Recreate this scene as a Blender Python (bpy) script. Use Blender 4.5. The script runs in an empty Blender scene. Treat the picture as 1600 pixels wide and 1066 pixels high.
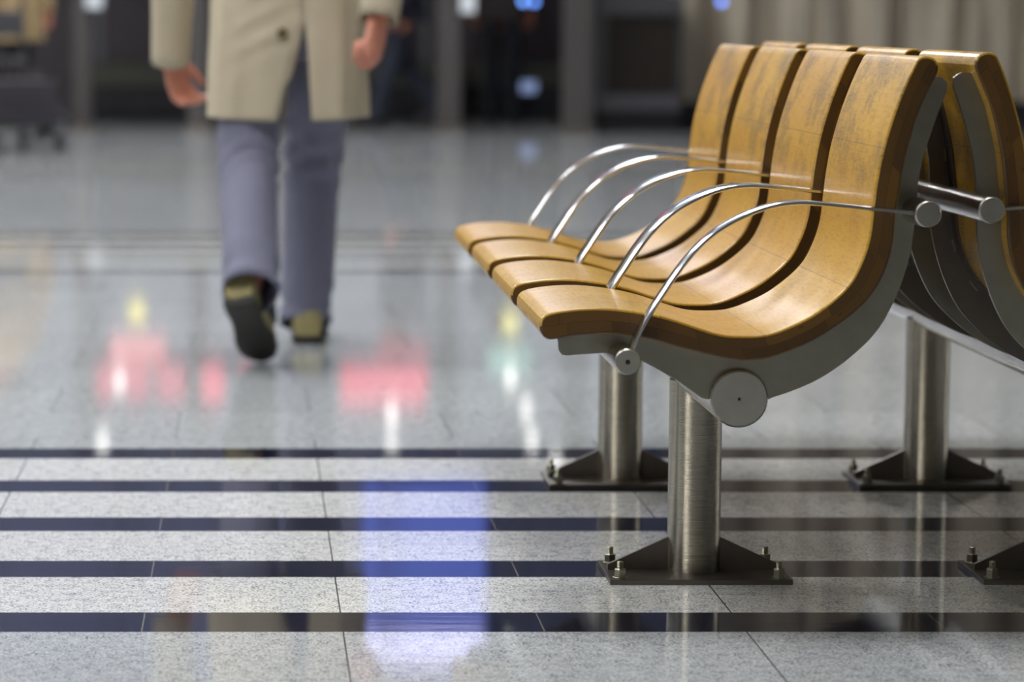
import bpy, bmesh, math, random
from mathutils import Vector, Matrix, Quaternion
random.seed(7)
PI = math.pi
S = bpy.context.scene
COL = S.collection

# ---------------------------------------------------------------- camera, world, exposure
F_PX, CAM_H = 4800.0, 0.83          # focal length in pixels of the 1600 px frame, eye height (m)
CX, CY = 392.0, 533.0               # optical axis on the (cropped) frame
TH = math.atan(509 / 4800)          # the camera looks down about six degrees
cd = bpy.data.cameras.new('camera'); cam = bpy.data.objects.new('camera', cd); COL.objects.link(cam)
cam.location = (0, 0, CAM_H); cam.rotation_euler = (PI / 2 - TH, 0, 0)
cd.sensor_width = 36; cd.lens = F_PX / 1600 * 36; cd.shift_x = (800 - CX) / 1600; cd.clip_end = 200
cd.dof.use_dof = True; cd.dof.focus_distance = 4.36; cd.dof.aperture_fstop = 3.7
S.camera = cam
w = bpy.data.worlds.new('world'); S.world = w; w.use_nodes = True
w.node_tree.nodes['Background'].inputs[0].default_value = (.7, .8, 1, 1)
w.node_tree.nodes['Background'].inputs[1].default_value = .05
S.view_settings.view_transform = 'Standard'; S.view_settings.look = 'None'
S.view_settings.exposure = 0.42; S.view_settings.gamma = 1; S.view_settings.use_curve_mapping = False
CEIL = 4.6

def pt(u, v, Y):                    # photo pixel -> (X, Z) on the vertical plane at distance Y
    a = (u - CX) / F_PX; b = (v - CY) / F_PX; c, s = math.cos(TH), math.sin(TH)
    t = Y / (c - b * s)
    return a * t, CAM_H - (s + b * c) * t

# ---------------------------------------------------------------- materials
def srgb(r, g, b):
    f = lambda v: (v / 255 / 12.92) if v / 255 <= .04045 else ((v / 255 + .055) / 1.055) ** 2.4
    return (f(r), f(g), f(b), 1)
class NT:
    def __init__(s, name):
        s.m = bpy.data.materials.new(name); s.m.use_nodes = True; s.t = s.m.node_tree
        s.b = s.t.nodes['Principled BSDF']
    def n(s, typ, **k):
        n = s.t.nodes.new(typ)
        for a, v in k.items():
            if a == 'ins':
                for i, x in v.items(): s.put(n.inputs[i], x)
            else: setattr(n, a, v)
        return n
    def put(s, sock, x):
        if isinstance(x, bpy.types.NodeSocket): s.t.links.new(x, sock)
        else: sock.default_value = x
    def math(s, op, a, b=0.0, c=0.0):
        n = s.n('ShaderNodeMath', operation=op); s.put(n.inputs[0], a); s.put(n.inputs[1], b); s.put(n.inputs[2], c); return n.outputs[0]
    def mix(s, f, a, b, mode='MIX'):
        n = s.n('ShaderNodeMix', data_type='RGBA', blend_type=mode); s.put(n.inputs[0], f); s.put(n.inputs[6], a); s.put(n.inputs[7], b); return n.outputs[2]
    def noise(s, vec, scale, detail=3, rough=.5, dist=0):
        n = s.n('ShaderNodeTexNoise'); s.put(n.inputs['Vector'], vec)
        n.inputs['Scale'].default_value = scale; n.inputs['Detail'].default_value = detail
        n.inputs['Roughness'].default_value = rough; n.inputs['Distortion'].default_value = dist; return n.outputs[0]
    def map(s, vec, sc=(1, 1, 1), loc=(0, 0, 0)):
        n = s.n('ShaderNodeMapping'); s.put(n.inputs[0], vec); n.inputs[1].default_value = loc; n.inputs[3].default_value = sc; return n.outputs[0]
    def ramp(s, f, a, b):           # smooth 0..1 between a and b
        n = s.n('ShaderNodeMapRange', interpolation_type='SMOOTHSTEP'); s.put(n.inputs[0], f)
        n.inputs[1].default_value = a; n.inputs[2].default_value = b; return n.outputs[0]
    def bump(s, h, st, dist=.001):
        n = s.n('ShaderNodeBump'); n.inputs['Strength'].default_value = st; n.inputs['Distance'].default_value = dist
        s.put(n.inputs['Height'], h); s.put(s.b.inputs['Normal'], n.outputs[0])
    def set(s, **k):
        for a, v in k.items(): s.put(s.b.inputs[a.replace('_', ' ')], v)
        return s.m

def plain(name, col, rough=.5, metal=0., var=.08, sc=12., **k):
    q = NT(name); tc = q.n('ShaderNodeTexCoord').outputs['Object']
    n = q.noise(tc, sc, 3)
    dark = tuple(c * (1 - var) for c in col[:3]) + (1,); light = tuple(min(1, c * (1 + var)) for c in col[:3]) + (1,)
    q.put(q.b.inputs['Base Color'], q.mix(n, dark, light))
    return q.set(Roughness=rough, Metallic=metal, **k)
def emis(name, col, st):
    q = NT(name); q.set(Base_Color=(0, 0, 0, 1)); q.b.inputs['Emission Color'].default_value = col
    q.b.inputs['Emission Strength'].default_value = st; return q.m
def steel(name, col, rough, axis=(40, 400, 40), st=.15):
    q = NT(name); tc = q.n('ShaderNodeTexCoord').outputs['Object']
    n = q.noise(q.map(tc, axis), 3, 4, .6); blot = q.noise(tc, 25, 4, .6)
    c = q.mix(q.math('MULTIPLY', blot, .55), tuple(x * 1.15 for x in col[:3]) + (1,), tuple(x * .5 for x in col[:3]) + (1,))
    q.bump(n, st, .0006)
    r = q.math('ADD', rough - .06, q.math('MULTIPLY', n, .12))
    return q.set(Base_Color=c, Roughness=r, Metallic=1.0)

def wood_face():
    q = NT('wood_face'); uv = q.n('ShaderNodeUVMap', uv_map='UVMap').outputs[0]
    sx = q.n('ShaderNodeSeparateXYZ'); q.put(sx.inputs[0], uv); u, v = sx.outputs[0], sx.outputs[1]
    ob = q.n('ShaderNodeObjectInfo').outputs['Random']
    comb = q.n('ShaderNodeCombineXYZ'); q.put(comb.inputs[0], q.math('ADD', u, q.math('MULTIPLY', ob, 9))); q.put(comb.inputs[1], v)
    p = comb.outputs[0]
    grain = q.noise(q.map(p, (240, 28, 1)), 1, 5, .65, .4)         # fine grain across the seat
    fleck = q.noise(q.map(p, (900, 120, 1)), 1, 3, .7)
    big = q.noise(q.map(p, (6, 5, 1)), 1, 4, .6)
    c = q.mix(big, srgb(168, 122, 20), srgb(208, 165, 44))
    c = q.mix(q.math('MULTIPLY', q.ramp(grain, .45, .7), .45), c, srgb(128, 86, 14))
    c = q.mix(q.math('MULTIPLY', q.ramp(fleck, .55, .75), .4), c, srgb(226, 188, 86))
    # lengthwise pieces glued end to end
    idx = q.math('MULTIPLY', ob, 37.0); line = 0.0
    for u0 in (.175, .318, .446, .640, .93):
        idx = q.math('ADD', idx, q.math('GREATER_THAN', u, u0))
        line = q.math('MAXIMUM', line, q.math('LESS_THAN', q.math('ABSOLUTE', q.math('SUBTRACT', u, u0)), .0006))
    wn = q.n('ShaderNodeTexWhiteNoise', noise_dimensions='1D'); q.put(wn.inputs['W'], q.math('FLOOR', idx))
    c = q.mix(q.math('MULTIPLY', wn.outputs[0], .28), c, srgb(176, 122, 34)); c = q.mix(q.math('MULTIPLY', line, .6), c, srgb(84, 52, 14))
    # worn grey patches where backs rub
    wear = q.noise(q.map(p, (10, 8, 1)), 1, 6, .72); fine = q.noise(q.map(p, (300, 260, 1)), 1, 4, .7)
    m = q.math('MULTIPLY', q.ramp(wear, .46, .62), q.ramp(fine, .38, .58))
    zone = q.math('ADD', q.math('MULTIPLY', q.ramp(u, .50, .66), .8), .12)
    c = q.mix(q.math('MULTIPLY', m, zone), c, srgb(92, 76, 50))
    q.bump(grain, .12, .0006)
    r = q.math('ADD', .3, q.math('MULTIPLY', wear, .22))
    m_ = q.set(Base_Color=c, Roughness=r); q.b.inputs['Coat Weight'].default_value = .3; q.b.inputs['Coat Roughness'].default_value = .16; q.b.inputs['Specular IOR Level'].default_value = .35
    return m_
def wood_edge():  # end grain; its dark tones also carry the shade on the seat sides
    q = NT('wood_edge'); uv = q.n('ShaderNodeUVMap', uv_map='UVMap').outputs[0]
    ob = q.n('ShaderNodeObjectInfo').outputs['Random']
    off = q.n('ShaderNodeCombineXYZ'); q.put(off.inputs[0], q.math('MULTIPLY', ob, 3.3))
    vm = q.n('ShaderNodeVectorMath', operation='ADD'); q.put(vm.inputs[0], uv); q.put(vm.inputs[1], off.outputs[0]); p = vm.outputs[0]
    br = q.n('ShaderNodeTexBrick'); q.put(br.inputs[0], p)
    for i, x in ((1, srgb(124, 86, 28)), (2, srgb(66, 44, 13)), (3, srgb(50, 32, 12))): br.inputs[i].default_value = x
    br.offset = .37; br.squash = 1.6; br.squash_frequency = 2
    br.inputs['Scale'].default_value = 1; br.inputs['Mortar Size'].default_value = .0004; br.inputs['Mortar Smooth'].default_value = .3
    br.inputs['Brick Width'].default_value = .058; br.inputs['Row Height'].default_value = .0165
    g = q.noise(q.map(p, (160, 420, 1)), 1, 4, .6, 1.2)
    wv = q.n('ShaderNodeTexWave', wave_type='RINGS'); q.put(wv.inputs[0], q.map(p, (22, 40, 1))); wv.inputs['Distortion'].default_value = 5; wv.inputs['Scale'].default_value = 3
    c = q.mix(q.math('MULTIPLY', g, .5), br.outputs[0], srgb(58, 34, 12))
    c = q.mix(q.math('MULTIPLY', wv.outputs[1], .22), c, srgb(122, 86, 28))
    spot = q.ramp(q.noise(q.map(p, (30, 60, 1)), 1, 2, .5), .70, .78)
    c = q.mix(q.math('MULTIPLY', spot, .7), c, srgb(44, 24, 12))
    q.bump(g, .1, .0005)
    return q.set(Base_Color=c, Roughness=.42)

def floor_mat():
    q = NT('polished_granite'); tc = q.n('ShaderNodeTexCoord').outputs['Object']
    sx = q.n('ShaderNodeSeparateXYZ'); q.put(sx.inputs[0], tc); x, y = sx.outputs[0], sx.outputs[1]
    PER, P1, W = 5.87, .409, .135
    t = q.math('SUBTRACT', q.math('FLOORED_MODULO', q.math('ADD', y, -4.16 + P1 / 2 + PER * 4), PER), P1 / 2)
    ingroup = q.math('MULTIPLY', q.math('LESS_THAN', t, 4 * P1 + W / 2), q.math('GREATER_THAN', t, -W / 2))
    k = q.math('FLOORED_MODULO', q.math('ADD', t, P1 / 2), P1)
    dist = q.math('ABSOLUTE', q.math('SUBTRACT', k, P1 / 2))
    stripe = q.math('MULTIPLY', ingroup, q.math('LESS_THAN', dist, W / 2))
    # tile joints
    row = q.math('FLOORED_MODULO', q.math('FLOOR', q.math('DIVIDE', q.math('ADD', t, P1 / 2), P1)), 2)
    TW = .546
    half = q.math('MAXIMUM', stripe, q.math('MULTIPLY', q.math('MULTIPLY', q.math('GREATER_THAN', y, 5), q.math('SUBTRACT', 1, ingroup)), row))
    xs = q.math('ADD', x, q.math('ADD', -.125 + TW * 40, q.math('MULTIPLY', half, TW / 2)))
    tx = q.math('FLOORED_MODULO', xs, TW)
    sd = q.math('MINIMUM', tx, q.math('SUBTRACT', TW, tx))
    seam = q.math('LESS_THAN', sd, .0011)
    rowseam = q.math('MULTIPLY', q.math('MULTIPLY', q.math('GREATER_THAN', y, 5), q.math('SUBTRACT', 1, ingroup)), q.math('LESS_THAN', q.math('SUBTRACT', P1 / 2, dist), .001))
    edge = q.math('MULTIPLY', ingroup, q.math('LESS_THAN', q.math('ABSOLUTE', q.math('SUBTRACT', dist, W / 2)), .001))
    seam = q.math('MAXIMUM', seam, rowseam)
    # per tile tone
    idx = q.n('ShaderNodeCombineXYZ'); q.put(idx.inputs[0], q.math('FLOOR', q.math('DIVIDE', xs, TW))); q.put(idx.inputs[1], q.math('FLOOR', q.math('DIVIDE', q.math('ADD', y, 30), P1)))
    wn = q.n('ShaderNodeTexWhiteNoise', noise_dimensions='3D'); q.put(wn.inputs[0], idx.outputs[0])
    tone = q.math('ADD', .93, q.math('MULTIPLY', wn.outputs[0], .12))
    # speckle
    a = q.noise(tc, 170, 3, .6); b = q.noise(tc, 330, 2, .55); c0 = q.noise(q.map(tc, (1, 1, 1), (7, 3, 1)), 230, 2, .6); cl = q.noise(tc, 45, 3, .6)
    base = q.mix(q.ramp(a, .35, .62), srgb(206, 207, 202), srgb(244, 244, 238))
    blue = q.ramp(q.math('ADD', c0, q.math('MULTIPLY', q.math('SUBTRACT', cl, .5), .35)), .54, .60)
    base = q.mix(q.math('MULTIPLY', blue, .72), base, srgb(126, 131, 142))
    blk = q.ramp(q.math('ADD', b, q.math('MULTIPLY', q.math('SUBTRACT', cl, .5), .3)), .60, .65)
    base = q.mix(q.math('MULTIPLY', blk, .8), base, srgb(58, 60, 66))
    tn = q.n('ShaderNodeCombineColor'); [q.put(tn.inputs[i], tone) for i in range(3)]
    base = q.mix(1.0, base, tn.outputs[0], 'MULTIPLY')
    plainz = q.mix(1.0, base, srgb(216, 219, 224), 'MULTIPLY'); base = q.mix(ingroup, plainz, base)
    dk = q.mix(q.ramp(b, .4, .7), srgb(16, 18, 30), srgb(40, 43, 62))
    col = q.mix(stripe, base, dk)
    col = q.mix(edge, col, srgb(30, 30, 34))
    sc = q.mix(stripe, srgb(70, 70, 68), srgb(120, 112, 100))
    col = q.mix(seam, col, sc)
    wav = q.noise(q.map(tc, (1.2, 5, 1)), 6, 2, .5); mic = q.noise(q.map(tc, (12, 90, 1)), 4, 2)
    q.bump(q.math('ADD', wav, q.math('MULTIPLY', mic, .12)), .09, .0008)
    r = q.math('ADD', .03, q.math('MULTIPLY', q.noise(tc, 3, 4, .6), .035))
    m = q.set(Base_Color=col, Roughness=r); q.b.inputs['IOR'].default_value = 1.5
    return m

def cloth(name, col, sc=900, var=.12, rough=.85):
    q = NT(name); tc = q.n('ShaderNodeTexCoord').outputs['Object']
    n = q.noise(tc, sc, 2); b = q.noise(tc, 7, 4, .6)
    c = q.mix(b, tuple(v * (1 - var) for v in col[:3]) + (1,), tuple(min(1, v * (1 + var)) for v in col[:3]) + (1,))
    q.bump(q.math('ADD', q.math('MULTIPLY', n, .2), q.noise(tc, 22, 4, .55)), .35, .006)
    return q.set(Base_Color=c, Roughness=rough)

M = dict(
    face=wood_face(), edge=wood_edge(), floor=floor_mat(),
    plate=steel('brushed_plate', srgb(152, 148, 134), .38, (60, 60, 60), .12),
    tube=steel('brushed_tube', srgb(176, 170, 156), .2, (2, 2, 420), .5),
    beam=steel('beam_tube', srgb(176, 172, 164), .18, (2, 300, 2), .3),
    cap=steel('turned_cap', srgb(186, 183, 172), .3, (50, 50, 50), .1),
    polish=steel('polished_bar', srgb(232, 234, 238), .14, (20, 20, 20), .02),
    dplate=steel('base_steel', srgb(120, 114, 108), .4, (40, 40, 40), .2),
    bolt=steel('zinc_bolt', srgb(160, 158, 140), .3, (90, 90, 90), .3),
    dark=plain('dark_slot', srgb(20, 19, 18), .6),
    wallgrey=plain('grey_wall', srgb(120, 122, 126), .6), ceil=plain('ceiling_paint', srgb(205, 205, 205), .8),
)

# ---------------------------------------------------------------- mesh helpers
def obj(name, bm, mats, parent=None, smooth=None, recalc=True, **props):
    if recalc: bmesh.ops.recalc_face_normals(bm, faces=bm.faces)
    me = bpy.data.meshes.new(name); bm.to_mesh(me); bm.free()
    if not isinstance(mats, (list, tuple)): mats = [mats]
    for m in mats: me.materials.append(m)
    if smooth is not None:
        me.polygons.foreach_set('use_smooth', [True] * len(me.polygons))
        me.set_sharp_from_angle(angle=math.radians(smooth))
    o = bpy.data.objects.new(name, me); COL.objects.link(o)
    if parent: o.parent = parent
    for k, v in props.items(): o[k] = v
    return o
def thing(name, label, cat, loc=(0, 0, 0), rz=0, group=None):
    o = bpy.data.objects.new(name, None); COL.objects.link(o); o.empty_display_size = .1
    o.location = loc; o.rotation_euler = (0, 0, rz); o['label'] = label; o['category'] = cat
    if group: o['group'] = group
    return o
def tag(o, label, cat, group=None):
    o['label'] = label; o['category'] = cat
    if group: o['group'] = group
    return o
def copy_tree(o, parent=None):
    c = o.copy(); COL.objects.link(c)
    if parent: c.parent = parent
    for ch in [x for x in S.objects if x.parent == o]: copy_tree(ch, c)
    return c
def box(bm, x0, x1, y0, y1, z0, z1, bev=0):
    v = [bm.verts.new((x, y, z)) for x in (x0, x1) for y in (y0, y1) for z in (z0, z1)]
    fs = [bm.faces.new([v[i] for i in f]) for f in ((0, 1, 3, 2), (4, 6, 7, 5), (0, 4, 5, 1), (2, 3, 7, 6), (0, 2, 6, 4), (1, 5, 7, 3))]
    if bev:
        es = list({e for f in fs for e in f.edges}); bmesh.ops.bevel(bm, geom=es, offset=bev, segments=2, affect='EDGES', profile=.6)
    return bm
def B(*a, **k): return box(bmesh.new(), *a, **k)
def frame(d, up=Vector((0, 0, 1))):
    d = d.normalized()
    if abs(d.dot(up)) > .95: up = Vector((0, 1, 0))
    x = d.cross(up).normalized(); return x, x.cross(d).normalized()
def loft(bm, rings, cap=True, uv=None):
    vs = [[bm.verts.new(p) for p in r] for r in rings]; n = len(vs[0])
    for a, b in zip(vs, vs[1:]):
        for i in range(n): bm.faces.new((a[i], a[(i + 1) % n], b[(i + 1) % n], b[i]))
    if cap: bm.faces.new(vs[0][::-1]); bm.faces.new(vs[-1])
    return vs
def tube(bm, pts, rad, n=20, cap=True, flat=1.0, side=None, rounded=False):
    pts = [Vector(p) for p in pts]
    if not isinstance(rad, (list, tuple)): rad = [rad] * len(pts)
    rad = list(rad)
    if rounded:
        d0 = (pts[0] - pts[1]).normalized(); d1 = (pts[-1] - pts[-2]).normalized(); r0, r1 = rad[0], rad[-1]
        pts = [pts[0] + d0 * r0 * .92, pts[0] + d0 * r0 * .6] + pts + [pts[-1] + d1 * r1 * .6, pts[-1] + d1 * r1 * .92]
        rad = [r0 * .35, r0 * .78] + rad + [r1 * .78, r1 * .35]
    rings = []
    for i, p in enumerate(pts):
        d = pts[min(i + 1, len(pts) - 1)] - pts[max(i - 1, 0)]
        if side is not None:
            y = Vector(side).normalized(); x = d.normalized().cross(y).normalized(); y = x.cross(d.normalized())
            x, y = y, x
        else: x, y = frame(d)
        r = rad[i]
        rings.append([p + x * r * math.cos(2 * PI * k / n) + y * r * flat * math.sin(2 * PI * k / n) for k in range(n)])
    return loft(bm, rings, cap)
def cyl_y(bm, x, z, r, y0, y1, n=48, bev=.001):
    prof = [(y0, r - bev), (y0 + bev, r), (y1 - bev, r), (y1, r - bev)]
    loft(bm, [[(x + rr * math.cos(2 * PI * k / n), yy, z + rr * math.sin(2 * PI * k / n)) for k in range(n)] for yy, rr in prof]); return bm
def cyl_z(bm, x, y, r, z0, z1, n=48, bev=0.0005):
    prof = [(z0, r - bev), (z0 + bev, r), (z1 - bev, r), (z1, r - bev)]
    loft(bm, [[(x + rr * math.cos(2 * PI * k / n), y + rr * math.sin(2 * PI * k / n), zz) for k in range(n)] for zz, rr in prof]); return bm
def crom(P, m):                     # Catmull-Rom through P, m samples equally spaced in arc length
    P = [Vector(p) for p in P]; Q = [P[0] * 2 - P[1]] + P + [P[-1] * 2 - P[-2]]; out = []
    for i in range(1, len(Q) - 2):
        for j in range(12):
            t = j / 12; a, b, c, d = Q[i - 1:i + 3]
            out.append(.5 * (2 * b + (c - a) * t + (2 * a - 5 * b + 4 * c - d) * t * t + (3 * b - a - 3 * c + d) * t ** 3))
    out.append(P[-1]); L = [0]
    for a, b in zip(out, out[1:]): L.append(L[-1] + (b - a).length)
    res = []; j = 0
    for k in range(m):
        s = L[-1] * k / (m - 1)
        while j < len(L) - 2 and L[j + 1] < s: j += 1
        f = (s - L[j]) / max(1e-9, L[j + 1] - L[j]); res.append(out[j].lerp(out[j + 1], f))
    return res, L[-1]

# ---------------------------------------------------------------- the room
def struct(name, bm, m): return obj(name, bm, m, kind='structure')
struct('floor', B(-9, 10, -4, 27.2, -.1, 0), M['floor'])
struct('ceiling', B(-9.2, 10.2, -4.2, 27.4, CEIL, CEIL + .15), M['ceil'])
struct('wall_left', B(-9.2, -9, -4, 27.2, 0, CEIL), M['wallgrey'])
struct('wall_right', B(10, 10.2, -4, 27.2, 0, CEIL), M['wallgrey'])
struct('wall_front', B(-9.2, 10.2, -4.2, -4, 0, CEIL), plain('dark_wall', srgb(124, 118, 106), .7))
# far wall of the hall: dark shop fronts low down
struct('wall_back', B(-9.2, 10.2, 27.2, 27.4, 0, CEIL), plain('far_wall', srgb(80, 78, 80), .6, sc=1.5, var=.25))

# ceiling light panels (all above the frame; they light the hall and are mirrored in the steel)
pan = emis('light_panel', (.97, .975, 1, 1), 15)
panb = emis('light_panel_cool', (.80, .87, 1, 1), 11)
proto = None
for i, (x, y) in enumerate([(x, y) for y in (4.5, 8.5, 12.5, 16.5, 20.5) for x in (-5.5, -2.6, .3)]):
    if proto is None:
        t = thing('ceiling_light', '', 'ceiling light', group='ceiling light panels')
        obj('frame', B(-.66, .66, -.66, .66, -.04, 0), M['wallgrey'], t); obj('diffuser', B(-.62, .62, -.62, .62, -.055, -.035), pan, t); proto = t
    else: t = copy_tree(proto)
    t.location = (x, y, CEIL - .001)
    t['label'] = 'square ceiling light panel in the %s row from the camera, %s column' % (['nearest', 'second', 'third', 'fourth', 'farthest'][i // 3], ['left', 'middle', 'right'][i % 3])

# unseen glowing boxes, added behind and beside the camera to streak the round steel
def streak_light_box(lb, x, y, rz, w_, st, z0=.5, z1=2.7):
    t = thing('streak_light', lb, 'added light', (x, y, 0), rz)
    obj('case', B(-w_ / 2 - .04, w_ / 2 + .04, 0, .12, z0 - .04, z1 + .04, bev=.01), M['dark'], t)
    obj('lit_face', B(-w_ / 2, w_ / 2, -.006, .001, z0, z1), emis('streak_glow', (1, .97, .9, 1), st), t); obj('stand', B(-.05, .05, .02, .1, 0, z0 - .03), M['dark'], t)
streak_light_box('tall glowing box added behind the camera at the left for the steel streaks', -5.2, -2.2, math.radians(140), 1.0, 8)
streak_light_box('tall glowing box added by the right wall for the steel streaks', 9.2, 8.4, math.radians(-90), .8, 4)
# ---------------------------------------------------------------- benches
Y0 = 4.10; PITCH = .458; SW = .3575
BX, BZ = .660, .314                 # beam axis of the near bench
T_PX = [(843, 510), (844.5, 500), (853.4, 491.5), (874.5, 486), (911, 482), (953, 482), (995.5, 486.8), (1023.7, 491.8), (1051.8, 498.9), (1094, 513), (1122, 521.4),
        (1150, 524.5), (1195, 522.8), (1234, 510), (1276.7, 487.6), (1321.7, 449.6), (1344, 411.6), (1356.9, 372), (1362.5, 330), (1368, 287.7), (1378, 237),
        (1394.9, 180.7), (1414.6, 130), (1431, 96), (1436, 90.5), (1442.7, 87.8), (1452, 88.3), (1459.6, 91)]
B_PX = [(843, 510), (843.5, 517), (849, 526), (856, 530.5), (863, 531), (880, 528), (911, 524), (947.7, 522), (981.5, 524), (1023.7, 532.7), (1065.9, 544.5),
        (1108, 555), (1150, 563), (1172.5, 563.6), (1206, 559), (1262.6, 536.9), (1307.6, 510), (1347, 479), (1369.5, 451), (1385, 420), (1396, 380.7), (1400.5, 333),
        (1407.5, 293), (1414.6, 251), (1425.8, 208.9), (1440, 166.7), (1462, 121.6), (1466, 112), (1467, 104.7), (1464, 96), (1459.6, 91)]
O_PX = [(872, 533), (873, 547), (877, 554), (885, 556), (905, 554), (925, 553), (945, 552), (965, 555), (1000, 563), (1010, 568), (1050, 590), (1075, 607), (1098, 623), (1110, 624),
        (1155, 630), (1200, 624), (1203.5, 622.7), (1248.5, 607), (1290.7, 586), (1333, 555), (1369.5, 518.6), (1394.9, 476), (1411.8, 434), (1423, 394.7), (1430, 344),
        (1433, 310), (1437, 273.6), (1445.5, 237), (1456.8, 203), (1470.9, 163.8), (1479.3, 144), (1480.7, 130), (1476.5, 124.4), (1468, 120)]
A_PX = [(985, 556), (990, 545), (998, 525), (1017, 491), (1038, 459), (1058.5, 428.5), (1081, 399.5), (1107, 373.5), (1138, 351.8), (1175, 333.4),
        (1212.6, 321.5), (1246, 317.6), (1269, 318), (1325, 323), (1400, 330.5), (1440, 334.5)]
INS = .034                          # the steel brackets sit this far in from the wooden edge
def loc_(px, Y): x, z = pt(px[0], px[1], Y); return (x - BX, z - BZ)
TOP, TL = crom([loc_(p, Y0) + (0,) for p in T_PX], 150)
BOT, BL = crom([loc_(p, Y0) + (0,) for p in B_PX], 150)
def crom_seg(px, Y, m): return crom([loc_(p, Y) + (0,) for p in px], m)[0]
OUT = crom_seg(O_PX, Y0 + INS, 130)
INN = crom([loc_(p, Y0) + (0,) for p in [(872, 529)] + B_PX[5:27]], 130)[0]
ARM = crom_seg(A_PX, Y0 - .035, 60)
RAIL_F = loc_((981, 566), Y0 - .05); RAIL_R = loc_((1451, 335), Y0 - .05)

def seat_mesh(tr, flip):
    bm = bmesh.new(); uvl = bm.loops.layers.uv.new('UVMap'); n = len(TOP); R = 3
    outline = TOP + BOT[-2:0:-1]    # closed loop
    m = len(outline)
    cum = [0]
    for a, b in zip(outline, outline[1:]): cum.append(cum[-1] + (b - a).length)
    def norm(i):
        d = outline[(i + 1) % m] - outline[i - 1]; v = Vector((d.y, -d.x, 0)); return v.normalized() if v.length > 1e-9 else Vector((0, 0, 0))
    cen_sign = 1
    a0 = sum(outline[i].x * outline[(i + 1) % m].y - outline[(i + 1) % m].x * outline[i].y for i in range(m))
    if a0 > 0: cen_sign = -1
    rr = [(0, .0032), (.001, .001), (.0035, 0), (SW - .0035, 0), (SW - .001, .001), (SW, .0032)]
    rings = []
    for y, ins in rr:
        rings.append([bm.verts.new(tr(outline[i].x + norm(i).x * ins * cen_sign, Y0 + y, outline[i].y + norm(i).y * ins * cen_sign)) for i in range(m)])
    for ri in range(len(rr) - 1):
        for i in range(m):
            j = (i + 1) % m
            f = bm.faces.new((rings[ri][i], rings[ri][j], rings[ri + 1][j], rings[ri + 1][i])); f.material_index = 1 if ri != 2 and i > len(TOP) else 0
            us = [cum[i], cum[i + 1] if i + 1 < m else cum[i] + .01]
            for l, (uu, vv) in zip(f.loops, ((us[0], rr[ri][0]), (us[1], rr[ri][0]), (us[1], rr[ri + 1][0]), (us[0], rr[ri + 1][0]))): l[uvl].uv = (uu, vv)
    for ring, y in ((rings[0], 0), (rings[-1], 1)):
        top = ring[:n]; bot = [ring[0]] + [ring[m - k] for k in range(1, n - 1)] + [ring[n - 1]]
        mids = [[top[k].co.lerp(bot[k].co, t) for k in range(n)] for t in (.25, .5, .75)]
        rows = [top] + [[top[0]] + [bm.verts.new(mm[k]) for k in range(1, n - 1)] + [top[-1]] for mm in mids] + [bot]
        for r in range(4):
            for k in range(n - 1):
                q = []
                for vtx, uv in ((rows[r][k], (k, r)), (rows[r][k + 1], (k + 1, r)), (rows[r + 1][k + 1], (k + 1, r + 1)), (rows[r + 1][k], (k, r + 1))):
                    if all(vtx is not z[0] for z in q): q.append((vtx, uv))
                if len(q) < 3: continue
                f = bm.faces.new([z[0] for z in q]); f.material_index = 1
                for l in f.loops:
                    for z in q:
                        if l.vert is z[0]: l[uvl].uv = (z[1][0] / n * TL, z[1][1] / 4 * .033 + y * .4)
    return bm

def bracket_mesh(tr, y):            # flat steel plate following the curve of the wood
    bm = bmesh.new(); th = .0065; n = len(OUT)
    vs = {}
    for s, yy in ((0, y), (1, y + th)):
        for k in range(n):
            for r, f in ((0, -.04), (1, .02), (2, .5), (3, .985), (4, 1.0)):
                p = INN[k].lerp(OUT[k], f); inset = .0012 if r == 4 else 0
                vs[s, k, r] = bm.verts.new(tr(p.x, yy + (inset if s == 0 else -inset), p.y))
    for s in (0, 1):
        for k in range(n - 1):
            for r in range(4): bm.faces.new((vs[s, k, r], vs[s, k + 1, r], vs[s, k + 1, r + 1], vs[s, k, r + 1]))
    for k in range(n - 1):
        for r in (0, 4): bm.faces.new((vs[0, k, r], vs[0, k + 1, r], vs[1, k + 1, r], vs[1, k, r]))
    for k in (0, n - 1):
        for r in range(4): bm.faces.new((vs[0, k, r], vs[0, k, r + 1], vs[1, k, r + 1], vs[1, k, r]))
    return bm
def flange_mesh(tr, y, dirn):       # folded strip that is screwed to the back of the wood
    bm = bmesh.new(); n = len(INN); a = y; b = y + dirn * .03; ring = []
    for k in range(2, n - 2):
        d = INN[k + 1] - INN[k - 1]; nr = Vector((d.y, -d.x, 0)).normalized() * (1 if (OUT[k] - INN[k]).dot(Vector((d.y, -d.x, 0))) > 0 else -1)
        p, q = INN[k], INN[k] + nr * .003
        ring.append([tr(p.x, a, p.y), tr(q.x, a, q.y), tr(q.x, b, q.y), tr(p.x, b, p.y)])
    loft(bm, ring); return bm
def slot_meshes(tr, y):
    n = len(INN)
    for k0 in range(18, n - 8, 11):
        bm = bmesh.new(); ring = []
        for k in range(k0, k0 + 4):
            p = INN[k].lerp(OUT[k], .16); q = INN[k].lerp(OUT[k], .22)
            ring.append([tr(p.x, y - .0006, p.y), tr(q.x, y - .0006, q.y), tr(q.x, y + .001, q.y), tr(p.x, y + .001, p.y)])
        loft(bm, ring); yield bm

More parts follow.
